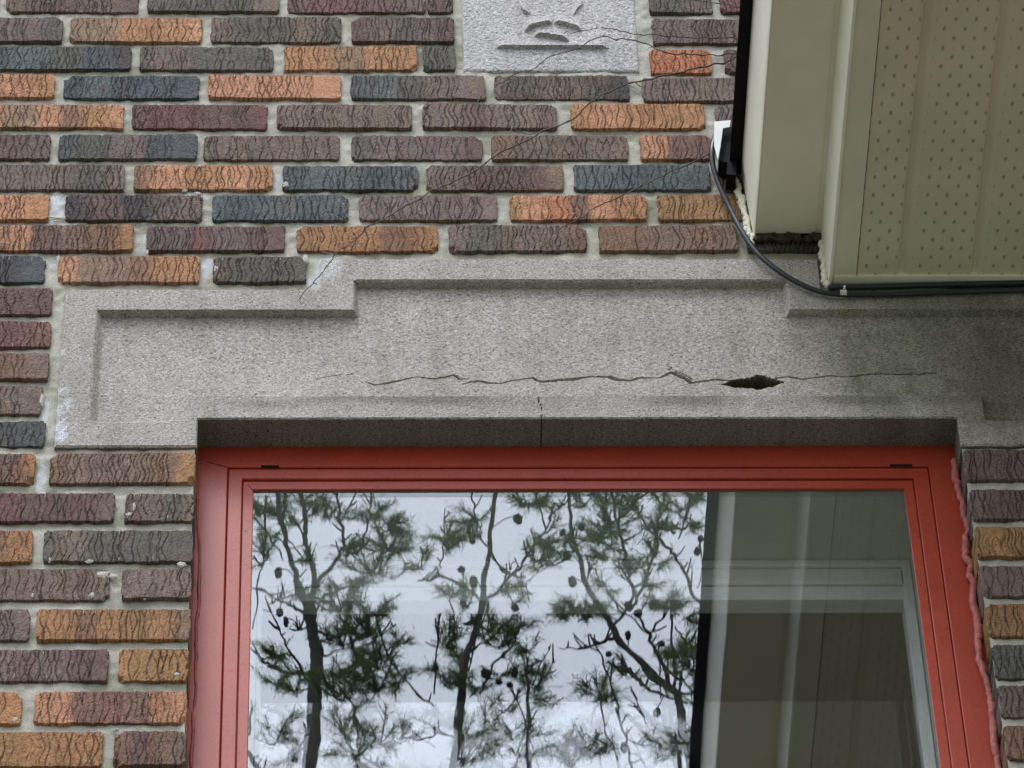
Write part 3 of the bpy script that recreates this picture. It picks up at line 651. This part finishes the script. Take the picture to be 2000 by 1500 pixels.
# lumpy sealant between frame and brick
def bead(name, pts, rad, mat, lump, sd, yy):
    r = np.random.default_rng(sd); P = spline([at(a, b, yy) for a, b in pts], 40); n = len(P); t = np.arange(n)
    w_ = sum((vn(t*f_, t*0+k_*5, sd+k_)-.5)*a_ for k_, (f_, a_) in enumerate([(.031, 1.2), (.083, .7), (.21, .45), (.57, .25)])); P = P+np.stack([w_*lump, (vn(t*.13, t*0, sd+1)-.5)*lump*.6, 0*t], -1)
    rr = rad*(.55+.5*vn(t*.047, t*0, sd+2)+.35*vn(t*.17, t*0, sd+7)+.2*vn(t*.7, t*0, sd+6)); mb = MB(); mb.tube(P, rr, 10)
    return mb.build(name, mat, win, smooth=True)
bead('sealant_bead', [(1868, 900), (1873, 960), (1881, 1020), (1889, 1080), (1896, 1140), (1912, 1240), (1928, 1340), (1946, 1460), (1962, 1580)], .0042, MAT['caulk'], .007, 4, .043)
bead('sealant_bead', [(388, 930), (387, 1050), (385, 1170), (382, 1290), (379, 1410), (376, 1560)], .0021, MAT['caulk_dark'], .004, 9, .0505)
si = MB(); si.box(XL-.02, XR+.02, -.03, .12, ZB-.09, ZB, lin(160, 157, 155)); si.build('sill', MAT['stone'], win)
# dim room behind
rm = MB(); rm.box(-1.5, 1.7, .301, 3.2, -2.6, .35)
V = np.concatenate(rm.V); F = [f for i, f in enumerate(rm.F)]
bx_ = mesh('room', V, [f[::-1] for f in F if not all(abs(V[i][1]-.301) < 1e-6 for i in f)], MAT['dark']); tag(bx_, kind='structure')

# ------------------------------------------------------------------ eave coming out of the wall on the right
ZS = .200; ZU = .2955; XE = .4300; YE = -1.25; XEND = 3.2
eave = empty('roof_eave', (XE, 0, ZS), 'cream vinyl roof eave with perforated soffit jutting out of the wall', 'eave')
def extr(prof, y0, y1):                         # open polyline (x, z) extruded along y
    V = [(x, y0, z) for x, z in prof]+[(x, y1, z) for x, z in prof]; n = len(prof)
    return V, [[i, i+1, n+i+1, n+i] for i in range(n-1)]
mb = MB(); P = .098; gx = at(1669, 537, 0)[0]
pts = [(XE+.004, ZS)]; x = gx
mb.add(*extr([(XE+.003, ZS), (gx-.0008, ZS)], -.0015, YE)); mb.build('soffit_edge_trim', MAT['vinyl'], eave)
first = at(1756, 533, 0)[0]; pts = [(gx, ZS), (gx+.0008, ZS+.0022)]; x = first
pts += [(x-.007, ZS+.002), (x-.003, ZS+.007), (x+.003, ZS+.007), (x+.007, ZS+.002)]
while x < XEND-.1:
    x += P; pts += [(x-.007, ZS+.002), (x-.003, ZS+.007), (x+.003, ZS+.007), (x+.007, ZS+.002)]
mb = MB(); mb.add(*extr(pts, -.012, YE)); MAT['soffit'] = m_soffit(first-XE, ZS)
so = mb.build('vented_soffit', MAT['soffit'], eave)
mb = MB(); mb.box(XE+.006, XEND, -.016, -.0005, ZS-.002, ZS+.012); mb.build('wall_channel', MAT['vinyl_pale'], eave)
# upper underside, steps, pale corner strip
mb = MB(); mb.add(*extr([(.3370, ZU+.004), (.3378, ZU), (XE-.012, ZU), (XE-.010, ZU+.001), (XE-.004, ZU+.001)], -.010, YE)); mb.build('fascia_underside', MAT['vinyl'], eave)
mb = MB(); mb.add(*extr([(XE-.004, ZU+.003), (XE-.0045, ZU-.002), (XE-.0015, ZS+.003), (XE-.0005, ZS-.0005), (XE+.0035, ZS-.0012)], -.001, YE)); mb.build('corner_strip', MAT['vinyl_pale'], eave)
mb = MB(); mb.add(*extr([(.3240, .4400), (.3265, .4330), (.3345, .3005), (.3360, .2950), (.3375, .2955)], -.003, YE)); mb.build('fascia_edge', MAT['vinyl_pale'], eave)
mb = MB(); mb.add(*extr([(.3100, .436), (.3090, .4300), (.3105, .4285), (.3265, .4325)], -.002, YE)); mb.build('drip_flashing', MAT['black'], eave)
mb = MB(); mb.box(.330, XEND, YE, -.0005, .4700, .56); mb.box(.3275, XEND, YE+.001, -.001, .4335, .4699); mb.box(.34, XEND, YE+.002, -.011, .300, .4329); mb.box(XE+.004, XEND, YE+.003, -.003, .212, .2999)
mb.build('roof_deck', MAT['membrane'], eave)
mb = MB(); mb.box(.31, XEND, YE-.02, YE-.0005, ZS-.005, .56); mb.build('front_fascia', MAT['vinyl'], eave)
mb = MB(); sr = np.random.default_rng(21)       # dirt and old sealant where the eave meets the wall
for k in range(26):
    x = sr.uniform(.338, .428); blob(mb, x, -.005-sr.random()*.004, ZU-.006+sr.normal()*.002, sr.uniform(.004, .010), .005, sr.uniform(.003, .006), None, 6, sr)
mb.build('packed_dirt', MAT['moss'], eave)
mb = MB()
for k in range(26):
    f_ = k/25; x = .3200+.012*f_+sr.normal()*.0016; z = .420-.135*f_; blob(mb, x-.001, -.003, z, .0035+.0015*sr.random(), .004, .008, None, 6, sr)
mb.build('sealant', MAT['vinyl_pale'], eave, smooth=True); mb = MB()
for k in range(14):
    f_ = k/13; blob(mb, XE-.005+sr.normal()*.001, -.005, ZS+.085-.09*f_, .0035+.0015*sr.random(), .005, .006, None, 6, sr)
mb.build('sealant', MAT['vinyl_pale'], eave, smooth=True)

# bent white flashing piece beside the black drip edge
fl = MB()
def plate(mb, pix, y, th):
    Q = [at(a, b, y) for a, b in pix]; n = len(Q); V = [tuple(q) for q in Q]+[(q[0], q[1]+th, q[2]) for q in Q]
    F = [list(range(n))[::-1], [n+i for i in range(n)]]+[[i, (i+1) % n, n+(i+1) % n, n+i] for i in range(n)]; mb.add(V, F)
flr = empty('flashing_piece', at(1401, 312, -.03), 'small bent white metal flashing with dark back, left of the eave by the cable end', 'flashing')
plate(fl, [(1395, 237.5), (1427, 234.5), (1425, 248), (1412, 250), (1407, 285), (1402, 312), (1395, 285)], -.040, .0012); fl.build('white_plate', MAT['whitemetal'], flr)
fl = MB(); plate(fl, [(1412, 251), (1440, 246), (1438, 342), (1419, 340), (1421, 318), (1403, 313), (1408, 285)], -.030, .028); fl.build('dark_bracket', MAT['black'], flr)

# ------------------------------------------------------------------ cables
def pxline(P, k=10): return spline([at(a, b, y) for a, b, y in P], k)
cpts = [(1396, 268, -.02), (1391, 292, -.024), (1393, 325, -.020), (1406, 365, -.014), (1425, 405, -.010), (1447, 448, -.010), (1474, 488, -.010), (1508, 520, -.010), (1556, 551, -.009), (1600, 569, -.008), (1640, 575, -.007), (1690, 575.5, -.006), (1760, 574, -.006), (1850, 571, -.006), (1950, 568, -.006), (2100, 563, -.006), (2400, 552, -.006)]
PP = pxline(cpts); cab = MB(); cab.tube(PP, .0037, 12)
tag(cab.build('cable', MAT['cable'], smooth=True, loc=tuple(at(1508, 520, -.01))), 'slate black cable curving down from the white flashing, then under the eave', 'cable')
c2 = MB(); c2.tube(pxline([(1618, 562, -.004), (1640, 560.5, -.006), (1700, 560, -.006), (1850, 556, -.006), (2000, 552.5, -.006), (2400, 541, -.006)]), .0042, 10)
tag(c2.build('cable', MAT['cable'], smooth=True, loc=tuple(at(1700, 560, -.006))), 'straight upper cable tucked tight under the bottom edge of the soffit', 'cable')
cl = empty('cable_clip', at(1647, 573, -.01), 'small pale clip nailed over the cable at the soffit corner', 'clip')
P = at(1647, 573.5, -.007); q = MB(); V = []; F = []
n = 12
for xx in (-.0042, .0042):
    for rr in (.0040, .0052):
        for k in range(n+1): t = math.pi*(-.55+1.25*k/n)+math.pi; V.append((P[0]+xx, P[1]+rr*math.cos(t), P[2]+rr*math.sin(t)))
w = n+1
for k in range(n):
    F += [[k, k+1, w+k+1, w+k], [2*w+k, 3*w+k, 3*w+k+1, 2*w+k+1], [k, 2*w+k, 2*w+k+1, k+1], [w+k, w+k+1, 3*w+k+1, 3*w+k]]
q.add(V, F); q.build('band', MAT['clip'], cl)
q = MB(); q.tube([(P[0]+.002, -.014, P[2]+.0078), (P[0]+.002, .002, P[2]+.0078)], .0016, 8); q.build('nail', MAT['whitemetal'], cl)

# ------------------------------------------------------------------ dry creeper stems on the wall
def vine(label, pts, r0, r1, sub=(), y=-.014, rs=1):
    rr = np.random.default_rng(rs)
    Q = []
    for i, (a, b) in enumerate(pts): Q.append(at(a, b, y+.005*math.sin(i*2.1+rs)))
    P = spline(Q, 9); n = len(P); t = np.arange(n); P = P+np.stack([(vn(t*.45, t*0, rs)-.5)*.0028, (vn(t*.3, t*0, rs+3)-.5)*.004, (vn(t*.5, t*0, rs+5)-.5)*.0026], -1)
    P[:, 1] = np.minimum(P[:, 1], -.0035)
    rad = .78*np.linspace(r0, r1, n)*(1+.25*(vn(t*.9, t*0, rs+7)-.5)); rad[::9] *= 1.45
    o = empty('creeper_stem', Q[0], label, 'creeper', 'dry creeper stems on the wall')
    mb = MB(); mb.tube(P, rad, 7); mb.build('stem', MAT['twig'], o, smooth=True)
    for s in sub:
        S = spline([at(a, b, y-.002+.003*rr.random()) for a, b in s], 6); mb = MB(); mb.tube(S, np.linspace(r1*.9, r1*.45, len(S)), 5); mb.build('tendril', MAT['twig_pale'] if rr.random() < .5 else MAT['twig'], o, smooth=True)
vine('longest dry creeper stem, running from the eave down to the left end of the lintel', [(1446, 110), (1412, 122), (1370, 131), (1330, 141), (1290, 149), (1262, 156), (1230, 163), (1186, 180), (1155, 200), (1110, 236), (1062, 256), (1030, 274), (985, 293), (948, 318), (910, 343), (880, 358), (848, 370), (820, 390), (785, 404), (745, 432), (718, 444), (700, 465), (672, 484), (655, 497), (640, 520), (612, 552), (584, 584)], .0017, .0008,
     [[(1000, 248), (996, 262)], [(1001, 250), (1030, 262), (1060, 258)], [(1240, 160), (1250, 168), (1262, 170)], [(1225, 165), (1240, 172), (1244, 176)], [(584, 584), (588, 592), (596, 594)], [(655, 497), (640, 494), (628, 492)], [(612, 552), (620, 556)], [(1166, 190), (1160, 199)], [(996, 268), (1004, 276)]], rs=1)
vine('short dry creeper stem from the white flashing down to the lintel top', [(1406, 291), (1384, 300), (1350, 318), (1300, 342), (1247, 365), (1205, 388), (1165, 404), (1145, 420), (1120, 432), (1086, 452), (1068, 472), (1050, 491)], .0012, .0007, [[(1247, 365), (1260, 352), (1282, 346)], [(1147, 418), (1160, 425)]], rs=2)
vine('forked dry creeper stem crossing the bottom of the carved tile', [(1445, 100), (1410, 108), (1370, 107), (1333, 105), (1300, 103), (1262, 84), (1230, 78), (1205, 76), (1178, 72), (1150, 82), (1127, 94), (1080, 109), (1048, 130), (1035, 137), (1012, 143), (976, 163)], .0013, .0007, [[(1300, 103), (1290, 96), (1284, 90)], [(1300, 103), (1272, 92), (1264, 98)], [(1225, 77), (1232, 72)], [(1300, 103), (1296, 112), (1283, 120)]], rs=3)
vine('uppermost dry creeper stem arching over the carved tile', [(1446, 76), (1400, 74), (1340, 73), (1290, 70), (1252, 68), (1225, 63), (1200, 58), (1176, 55), (1145, 60), (1120, 62), (1100, 66)], .0011, .0006, [[(1190, 57), (1194, 63)], [(1184, 56), (1178, 52)]], rs=4)
vine('thin dry creeper stem at the top beside the eave', [(1450, 14), (1400, 6), (1360, 2), (1300, -10)], .0010, .0006, rs=5)
vine('tiny broken creeper twig hanging below the carved tile', [(940, 190), (934, 200), (928, 209)], .0009, .0005, rs=6, y=-.006)

# ------------------------------------------------------------------ pines standing out in front of the wall, mirrored in the pane
z2 = lambda P: [(a/2.586+450, b/2.586+920) for a, b in P]
z3 = lambda P: [(a/2.586+900, b/2.586+920) for a, b in P]
MPP = .00222/2.586
T1 = [  # polyline, width start, width end in zoomed pixels
 ([(380, 1700), (395, 1500), (415, 1330), (425, 1200), (435, 1100), (440, 1000), (430, 900), (420, 800), (395, 720)], 76, 52),
 ([(395, 720), (350, 620), (325, 540), (290, 430), (262, 330), (250, 270), (236, 190), (222, 100), (205, 0)], 34, 20),
 ([(420, 800), (425, 700), (425, 560), (405, 420), (385, 330), (380, 270), (378, 200), (370, 100), (360, -20)], 36, 18),
 ([(430, 600), (500, 510), (560, 440), (578, 415), (555, 340), (545, 260), (540, 180), (540, 90)], 22, 12),
 ([(575, 425), (625, 440), (660, 460), (688, 390), (705, 300), (725, 210), (745, 90)], 14, 9),
 ([(260, 300), (275, 200), (290, 100)], 14, 8), ([(400, 730), (330, 722), (265, 710), (200, 690), (160, 672), (120, 692)], 16, 9),
 ([(415, 1010), (360, 970), (310, 925), (260, 870), (200, 815), (160, 750), (105, 670)], 26, 12), ([(415, 1075), (360, 1040), (290, 1000), (240, 965), (170, 940)], 14, 6),
 ([(385, 590), (330, 555), (280, 515), (225, 470), (180, 440)], 18, 8), ([(430, 660), (520, 655), (600, 655), (650, 690)], 14, 8),
 ([(480, 840), (530, 780), (575, 730), (640, 650), (690, 560), (770, 480), (810, 400)], 18, 7), ([(640, 740), (655, 820), (690, 880), (700, 950)], 16, 12),
 ([(440, 940), (560, 935), (690, 930), (760, 900), (850, 870)], 14, 6), ([(740, 780), (790, 880), (850, 960), (930, 1035), (1025, 1108)], 10, 10),
 ([(360, 780), (365, 850), (350, 900), (335, 920)], 10, 7), ([(250, 290), (330, 320), (370, 330)], 8, 5), ([(545, 260), (600, 245), (660, 200), (700, 150)], 8, 5),
 ([(640, 1700), (640, 1500), (645, 1380), (620, 1270), (560, 1180)], 20, 10), ([(800, 1600), (770, 1480), (735, 1360), (700, 1290)], 14, 6), ([(90, 1410), (140, 1450), (210, 1520), (300, 1600)], 22, 26),
 ([(330, 1440), (370, 1400), (400, 1420)], 8, 12), ([(100, 1340), (98, 1290), (100, 1240)], 10, 5), ([(180, 120), (170, 300), (140, 420), (115, 600)], 12, 7), ([(120, 230), (200, 260), (260, 300)], 12, 8)]
T2 = [
 ([(1110, 1700), (1130, 1500), (1150, 1300), (1165, 1120), (1175, 1000), (1190, 920), (1215, 850), (1235, 780), (1262, 680), (1282, 560), (1302, 440), (1315, 340), (1328, 230), (1342, 100), (1352, -20)], 42, 24),
 ([(1265, 655), (1235, 610), (1200, 575), (1130, 530), (1062, 492), (1010, 500), (950, 488)], 15, 8), ([(1270, 655), (1340, 635), (1400, 608), (1480, 572), (1530, 530), (1580, 480), (1620, 410)], 16, 8),
 ([(1310, 400), (1270, 370), (1240, 335), (1225, 260), (1212, 190), (1195, 110)], 14, 7), ([(1310, 398), (1350, 398), (1400, 375), (1460, 320), (1512, 255)], 14, 9),
 ([(1195, 915), (1250, 918), (1310, 920), (1390, 892), (1450, 870)], 12, 7), ([(1200, 1015), (1240, 970), (1290, 918)], 9, 5), ([(1250, 1130), (1290, 1080), (1330, 1035), (1400, 1000), (1435, 985), (1480, 950)], 13, 8),
 ([(1505, 1600), (1512, 1130), (1515, 1000), (1512, 850)], 26, 9), ([(1485, 580), (1500, 480), (1515, 430)], 8, 7), ([(1170, 770), (1210, 800), (1230, 805)], 8, 8), ([(1062, 492), (1075, 440), (1080, 330)], 8, 4),
 ([(1025, 1108), (1035, 1060), (1040, 1000)], 12, 10), ([(1105, 620), (1130, 700), (1180, 780)], 8, 5), ([(1180, 1500), (1210, 1430), (1240, 1330), (1320, 1270), (1390, 1170)], 14, 6), ([(1120, 1330), (1060, 1240), (960, 1180), (900, 1080)], 12, 7), ([(1430, 1120), (1500, 1160), (1560, 1300)], 9, 5),
 ([(1400, 610), (1400, 560), (1440, 530)], 6, 4), ([(1530, 1090), (1580, 980), (1612, 925)], 7, 5), ([(1540, 1120), (1600, 1050), (1640, 1015)], 7, 5)]
T3 = [
 ([(1200, 1700), (1160, 1450), (1110, 1200), (1080, 1110), (1020, 1065), (955, 1010), (870, 925), (790, 840), (740, 760), (700, 680), (640, 570), (610, 480), (590, 400), (570, 310), (560, 240), (548, 110), (540, 20)], 44, 18),
 ([(770, 790), (830, 720), (875, 670), (850, 600), (830, 520), (800, 450), (780, 350), (760, 260), (765, 110), (770, 0)], 18, 12), ([(875, 672), (910, 600), (935, 520), (955, 420), (990, 300), (985, 240), (955, 200), (910, 110), (890, 30)], 17, 10),
 ([(1062, 1095), (1035, 1010), (1000, 930), (965, 860), (930, 780), (890, 690)], 24, 12), ([(950, 828), (880, 800), (800, 775), (740, 745)], 12, 10), ([(950, 828), (1010, 795), (1062, 755)], 12, 9),
 ([(1080, 1090), (1078, 960), (1072, 840), (1065, 690), (1060, 650)], 17, 10), ([(985, 315), (1040, 330), (1085, 345), (1130, 390), (1180, 440), (1250, 480), (1330, 520)], 14, 22), ([(1065, 315), (1050, 240), (1038, 180), (1028, 90)], 12, 8),
 ([(505, 365), (450, 290), (410, 225), (380, 170), (340, 110)], 14, 8), ([(440, 235), (500, 245), (555, 235), (610, 215), (650, 165), (680, 130)], 10, 6), ([(590, 390), (540, 380), (500, 365), (430, 330), (370, 340)], 12, 5), ([(770, 835), (700, 815), (640, 800), (570, 775), (510, 735)], 15, 6),
 ([(840, 1000), (870, 1060), (905, 1130), (955, 1205), (1040, 1290), (1130, 1360)], 22, 14), ([(1075, 1122), (1140, 1120), (1200, 1105), (1290, 1090)], 18, 16), ([(640, 525), (660, 460), (690, 410)], 10, 6), ([(840, 520), (890, 515), (930, 500)], 9, 6), ([(670, 720), (640, 722), (600, 715)], 9, 6),
 ([(660, 815), (720, 870), (780, 920), (830, 950)], 10, 12), ([(800, 1190), (830, 1290), (860, 1370), (880, 1440), (920, 1560)], 14, 18), ([(870, 1358), (950, 1356), (1050, 1355)], 11, 8), ([(705, 1090), (730, 1190), (800, 1240)], 10, 8), ([(1120, 1500), (1105, 1400), (1095, 1250), (1100, 1150)], 22, 14),
 ([(1085, 780), (1120, 850), (1180, 900), (1240, 940)], 9, 6), ([(1000, 880), (1030, 870)], 8, 7), ([(900, 215), (840, 190), (790, 150)], 9, 6), ([(1085, 345), (1130, 300), (1165, 260)], 8, 5), ([(950, 1280), (910, 1230), (860, 1210)], 8, 4), ([(1210, 400), (1230, 360), (1200, 340)], 8, 5)]
F1 = [(430, 190, 45, 4), (480, 200, 50, 6), (240, 190, 95, 10), (170, 420, 80, 9), (140, 200, 50, 5), (820, 290, 60, 10), (800, 380, 90, 16), (730, 500, 110, 14), (640, 560, 60, 6), (560, 680, 90, 11), (720, 700, 60, 8), (560, 850, 100, 12), (700, 800, 90, 11), (640, 930, 120, 14), (740, 960, 90, 12), (600, 1040, 110, 13), (740, 1080, 90, 14), (850, 850, 60, 5), (215, 910, 65, 8), (330, 1080, 110, 9), (240, 1070, 50, 4), (230, 1340, 80, 9), (560, 1280, 90, 9), (650, 1400, 110, 12), (760, 1340, 90, 9), (870, 1060, 70, 6), (520, 1100, 70, 8), (330, 260, 60, 5), (360, 140, 50, 4), (740, 200, 60, 8), (680, 250, 45, 4), (590, 390, 30, 3), (430, 460, 35, 4), (290, 1430, 60, 5), (860, 1340, 60, 4), (390, 640, 40, 3)]
F2 = [(1100, 320, 70, 8), (1200, 230, 85, 10), (1210, 330, 50, 5), (1090, 390, 50, 6), (1120, 600, 70, 7), (1180, 690, 60, 5), (1090, 840, 75, 9), (1300, 790, 70, 9), (1430, 810, 75, 9), (1350, 870, 70, 5), (1510, 900, 45, 7), (1510, 1000, 55, 6), (1560, 1090, 70, 9), (1230, 1080, 60, 8), (1570, 440, 70, 9), (1480, 590, 70, 3), (960, 470, 50, 6), (1170, 930, 45, 5), (1120, 1060, 60, 7), (1040, 1000, 30, 4), (1390, 580, 30, 3), (1350, 1000, 60, 3), (1160, 1330, 110, 10), (1270, 1380, 110, 10), (1420, 1330, 130, 10), (1380, 1180, 70, 5), (1600, 1150, 60, 5), (1450, 1430, 110, 9), (1180, 1450, 90, 8)]
F3 = [(370, 150, 60, 8), (420, 170, 45, 5), (640, 160, 70, 6), (750, 160, 80, 10), (760, 260, 70, 12), (700, 330, 70, 12), (720, 420, 55, 7), (850, 170, 60, 6), (540, 340, 60, 8), (480, 400, 50, 5), (400, 330, 50, 4), (980, 290, 50, 8), (960, 390, 45, 6), (1100, 180, 70, 7), (1140, 260, 50, 6), (1010, 150, 50, 5), (530, 710, 50, 8), (600, 700, 60, 8), (640, 740, 60, 7), (1030, 640, 45, 6), (1075, 680, 45, 8), (1140, 730, 45, 4), (1100, 920, 70, 9), (1160, 990, 80, 11), (1190, 900, 50, 5), (690, 1110, 70, 9), (740, 1150, 60, 7), (830, 1010, 45, 4), (1180, 1050, 50, 5), (650, 1400, 90, 9), (560, 1450, 80, 8), (1020, 1440, 70, 6), (1180, 1400, 80, 8), (1200, 120, 60, 5), (740, 560, 50, 4), (990, 470, 40, 3), (800, 470, 50, 5), (930, 560, 40, 3)]
K1 = [(430, 190), (235, 515), (240, 730), (275, 770), (325, 1435), (610, 680)]; K2 = [(1210, 355), (1160, 490), (1440, 680), (1225, 555), (1280, 1015), (1035, 990), (1435, 1005), (1410, 1080), (1450, 235), (1352, 1060)]
K3 = [(560, 543), (620, 285), (535, 430), (975, 662), (1012, 868), (747, 922), (845, 830), (850, 665), (905, 705), (1000, 1215), (822, 1390), (1190, 410), (1210, 345), (520, 310)]
def pine(label, limbs, fol, cones, zc, D, sd):
    r = np.random.default_rng(sd)
    tr = MB(); nd = MB(); NV = []; NF = []; nn = [0]
    base = refl(*zc([limbs[0][0][0]])[0], D)
    root = empty('pine_tree', (base[0], base[1], GZ), label, 'pine tree', 'pines in front of the wall')
    MP = MPP*(D+4.1)/14.1
    def tuft(P, dirv, n, ln):
        for _ in range(n):
            d = dirv*r.uniform(.2, 1.2)+r.normal(0, .55, 3); d /= np.linalg.norm(d); l = ln*r.uniform(.6, 1.1)
            w = np.cross(d, r.normal(0, 1, 3)); w /= np.linalg.norm(w); w *= .0011; o = P+dirv*r.uniform(-.03, .03)
            mid = o+d*l*.55+np.array([0, 0, -.004]); k = nn[0]
            NV.extend([o-w, o+w, mid+w, mid-w, o+d*l+np.array([0, 0, -.008])]); NF.extend([[k, k+1, k+2, k+3], [k+3, k+2, k+4]]); nn[0] += 5
    LP = []
    for P, w0, w1 in limbs:
        y0 = r.uniform(-.5, .5)
        Q = np.array([refl(a, b, D) for a, b in zc(P)]); main = P is limbs[0][0]
        if not main: Q[:, 1] += np.linspace(0, r.uniform(-.35, .35), len(Q))
        S = spline(Q, 6)
        if main: S = np.vstack([np.linspace([S[0][0]+.05, S[0][1], GZ], S[0], 13)[:-1], S])
        n = len(S); t = np.arange(n)
        S = S+np.stack([(vn(t*.5, t*0, sd+int(w0))-.5)*.02, 0*t, (vn(t*.5, t*0, sd+3+int(w0))-.5)*.02], -1)*(0.5 if main else 1)
        R0 = np.linspace(w0, w1, n)*MP*.5
        if main: m = 12; R0 = np.concatenate([np.linspace(w0*1.9, w0, m), np.linspace(w0, w1, n-m)])*MP*.5
        R0 *= 1+.3*(vn(t*1.1, t*0, sd+5)-.5)
        tr.tube(S, R0, 7); LP.append(S)
        if not main:                            # little spurs along the limb
            for i in range(2, n-1, 2):
                if r.random() < .6:
                    d = np.array([r.normal(), r.normal()*.6, abs(r.normal())+.2]); d /= np.linalg.norm(d); l = r.uniform(.02, .09)
                    tr.tube([S[i], S[i]+d*l*.5, S[i]+d*l+np.array([0, 0, .01])], [.005, .004, .003], 5)
                    if r.random() < .5: tuft(S[i]+d*l, d, 8, .045)
    def cluster(c, rad, n):
        c = np.asarray(c)-np.array([0, 0, rad*.35])
        for _ in range(n):
            d = np.array([r.normal(0, .75), r.normal(0, .5), r.uniform(.05, 1.1)]); d /= np.linalg.norm(d); l = rad*r.uniform(.6, 1.9)
            e = c+d*l+np.array([0, 0, l*.08]); m = c+d*l*.55+r.normal(0, .012, 3)
            S = spline([c+r.normal(0, .006, 3), m, e], 4); tr.tube(S, np.linspace(.0036, .0020, len(S)), 5)
            for k in range(2, len(S)):
                tuft(S[k], S[k]-S[k-1] if 0 else d+np.array([0, 0, .3]), 7, .040)
                if r.random() < .55:
                    d2 = d+r.normal(0, .6, 3); d2[2] = abs(d2[2]); d2 /= np.linalg.norm(d2); q2 = S[k]+d2*r.uniform(.02, .06)
                    tr.tube([S[k], (S[k]+q2)/2, q2], [.0024, .002, .0018], 4); tuft(q2, d2, 10, .040)
            tuft(S[-1], d, 18, .046)
    for (a, b, rad, n) in fol: cluster(refl(*zc([(a, b)])[0], D+r.uniform(-.25, .25)), rad*MP, max(3, int(n*.82)))
    # limbs above and below the part the pane mirrors
    AL = np.vstack(LP); top = AL[np.argmax(AL[:, 2])]; low = refl(*zc([limbs[0][0][0]])[0], D)
    tr.tube(spline([top, top+[.03, 0, .5], top+[0, .05, 1.1]], 4), np.linspace(.02, .006, 9), 6)
    for k in range(26):
        up = k < 10
        z = top[2]+.25+r.uniform(0, .9) if up else low[2]-.6-r.uniform(0, 5.2)
        xx = top[0] if up else low[0]+.03; a = r.uniform(0, 6.28); l = r.uniform(.25, .6) if up else r.uniform(.6, 1.5)
        s = np.array([xx, low[1], z]); e = s+np.array([math.cos(a)*l, math.sin(a)*l, l*.45 if up else -l*.05])
        tr.tube(spline([s, (s+e)/2+[0, 0, -.04], e], 4), np.linspace(.012 if up else .022, .005, 9), 6)
        if up or z < low[2]-.5: cluster(e, .16, 9); cluster((s*.35+e*.65), .12, 6)
    tr.build('trunk', MAT['bark'], root, smooth=True)
    mesh('needles', np.array(NV), NF, MAT['needle'], root)
    AL = np.vstack(LP)
    for (a, b) in cones:
        P = refl(*zc([(a, b)])[0], D-.1); mb = MB(); rr = .0175*r.uniform(.75, 1.15); V = []; F = []
        for i in range(9):
            th = math.pi*i/8
            for j in range(10):
                p = 2*math.pi*j/10; k = 1+.28*((i+j) % 2)+.12*r.normal(); q_ = rr*(math.sin(th)**.8)*k*(1-.25*i/8)
                V.append((P[0]+q_*math.cos(p), P[1]+q_*math.sin(p), P[2]-1.35*rr*math.cos(th)))
        for i in range(8):
            for j in range(10): F.append([i*10+j, (i+1)*10+j, (i+1)*10+(j+1) % 10, i*10+(j+1) % 10])
        mb.add(V, F); q0 = P+np.array([0, 0, rr]); up_ = AL[np.argmin(np.linalg.norm(AL-q0, axis=1)+.5*np.maximum(q0[2]-AL[:, 2], 0))]; mb.tube(spline([q0, (q0+up_)/2+np.array([.005, 0, .02]), up_], 4), .0026, 5); mb.build('cone', MAT['cone'], root)
pine('thick-trunked pine mirrored at the left of the pane, the densest of the three', T1, F1, K1, z2, 10.0, 31)
pine('slender pine mirrored in the middle of the pane with one straight leader', T2, F2, K2, z2, 10.6, 32)
pine('leaning open-branched pine with many cones, mirrored at the right beside the dark eave', T3, F3, K3, z3, 9.6, 33)
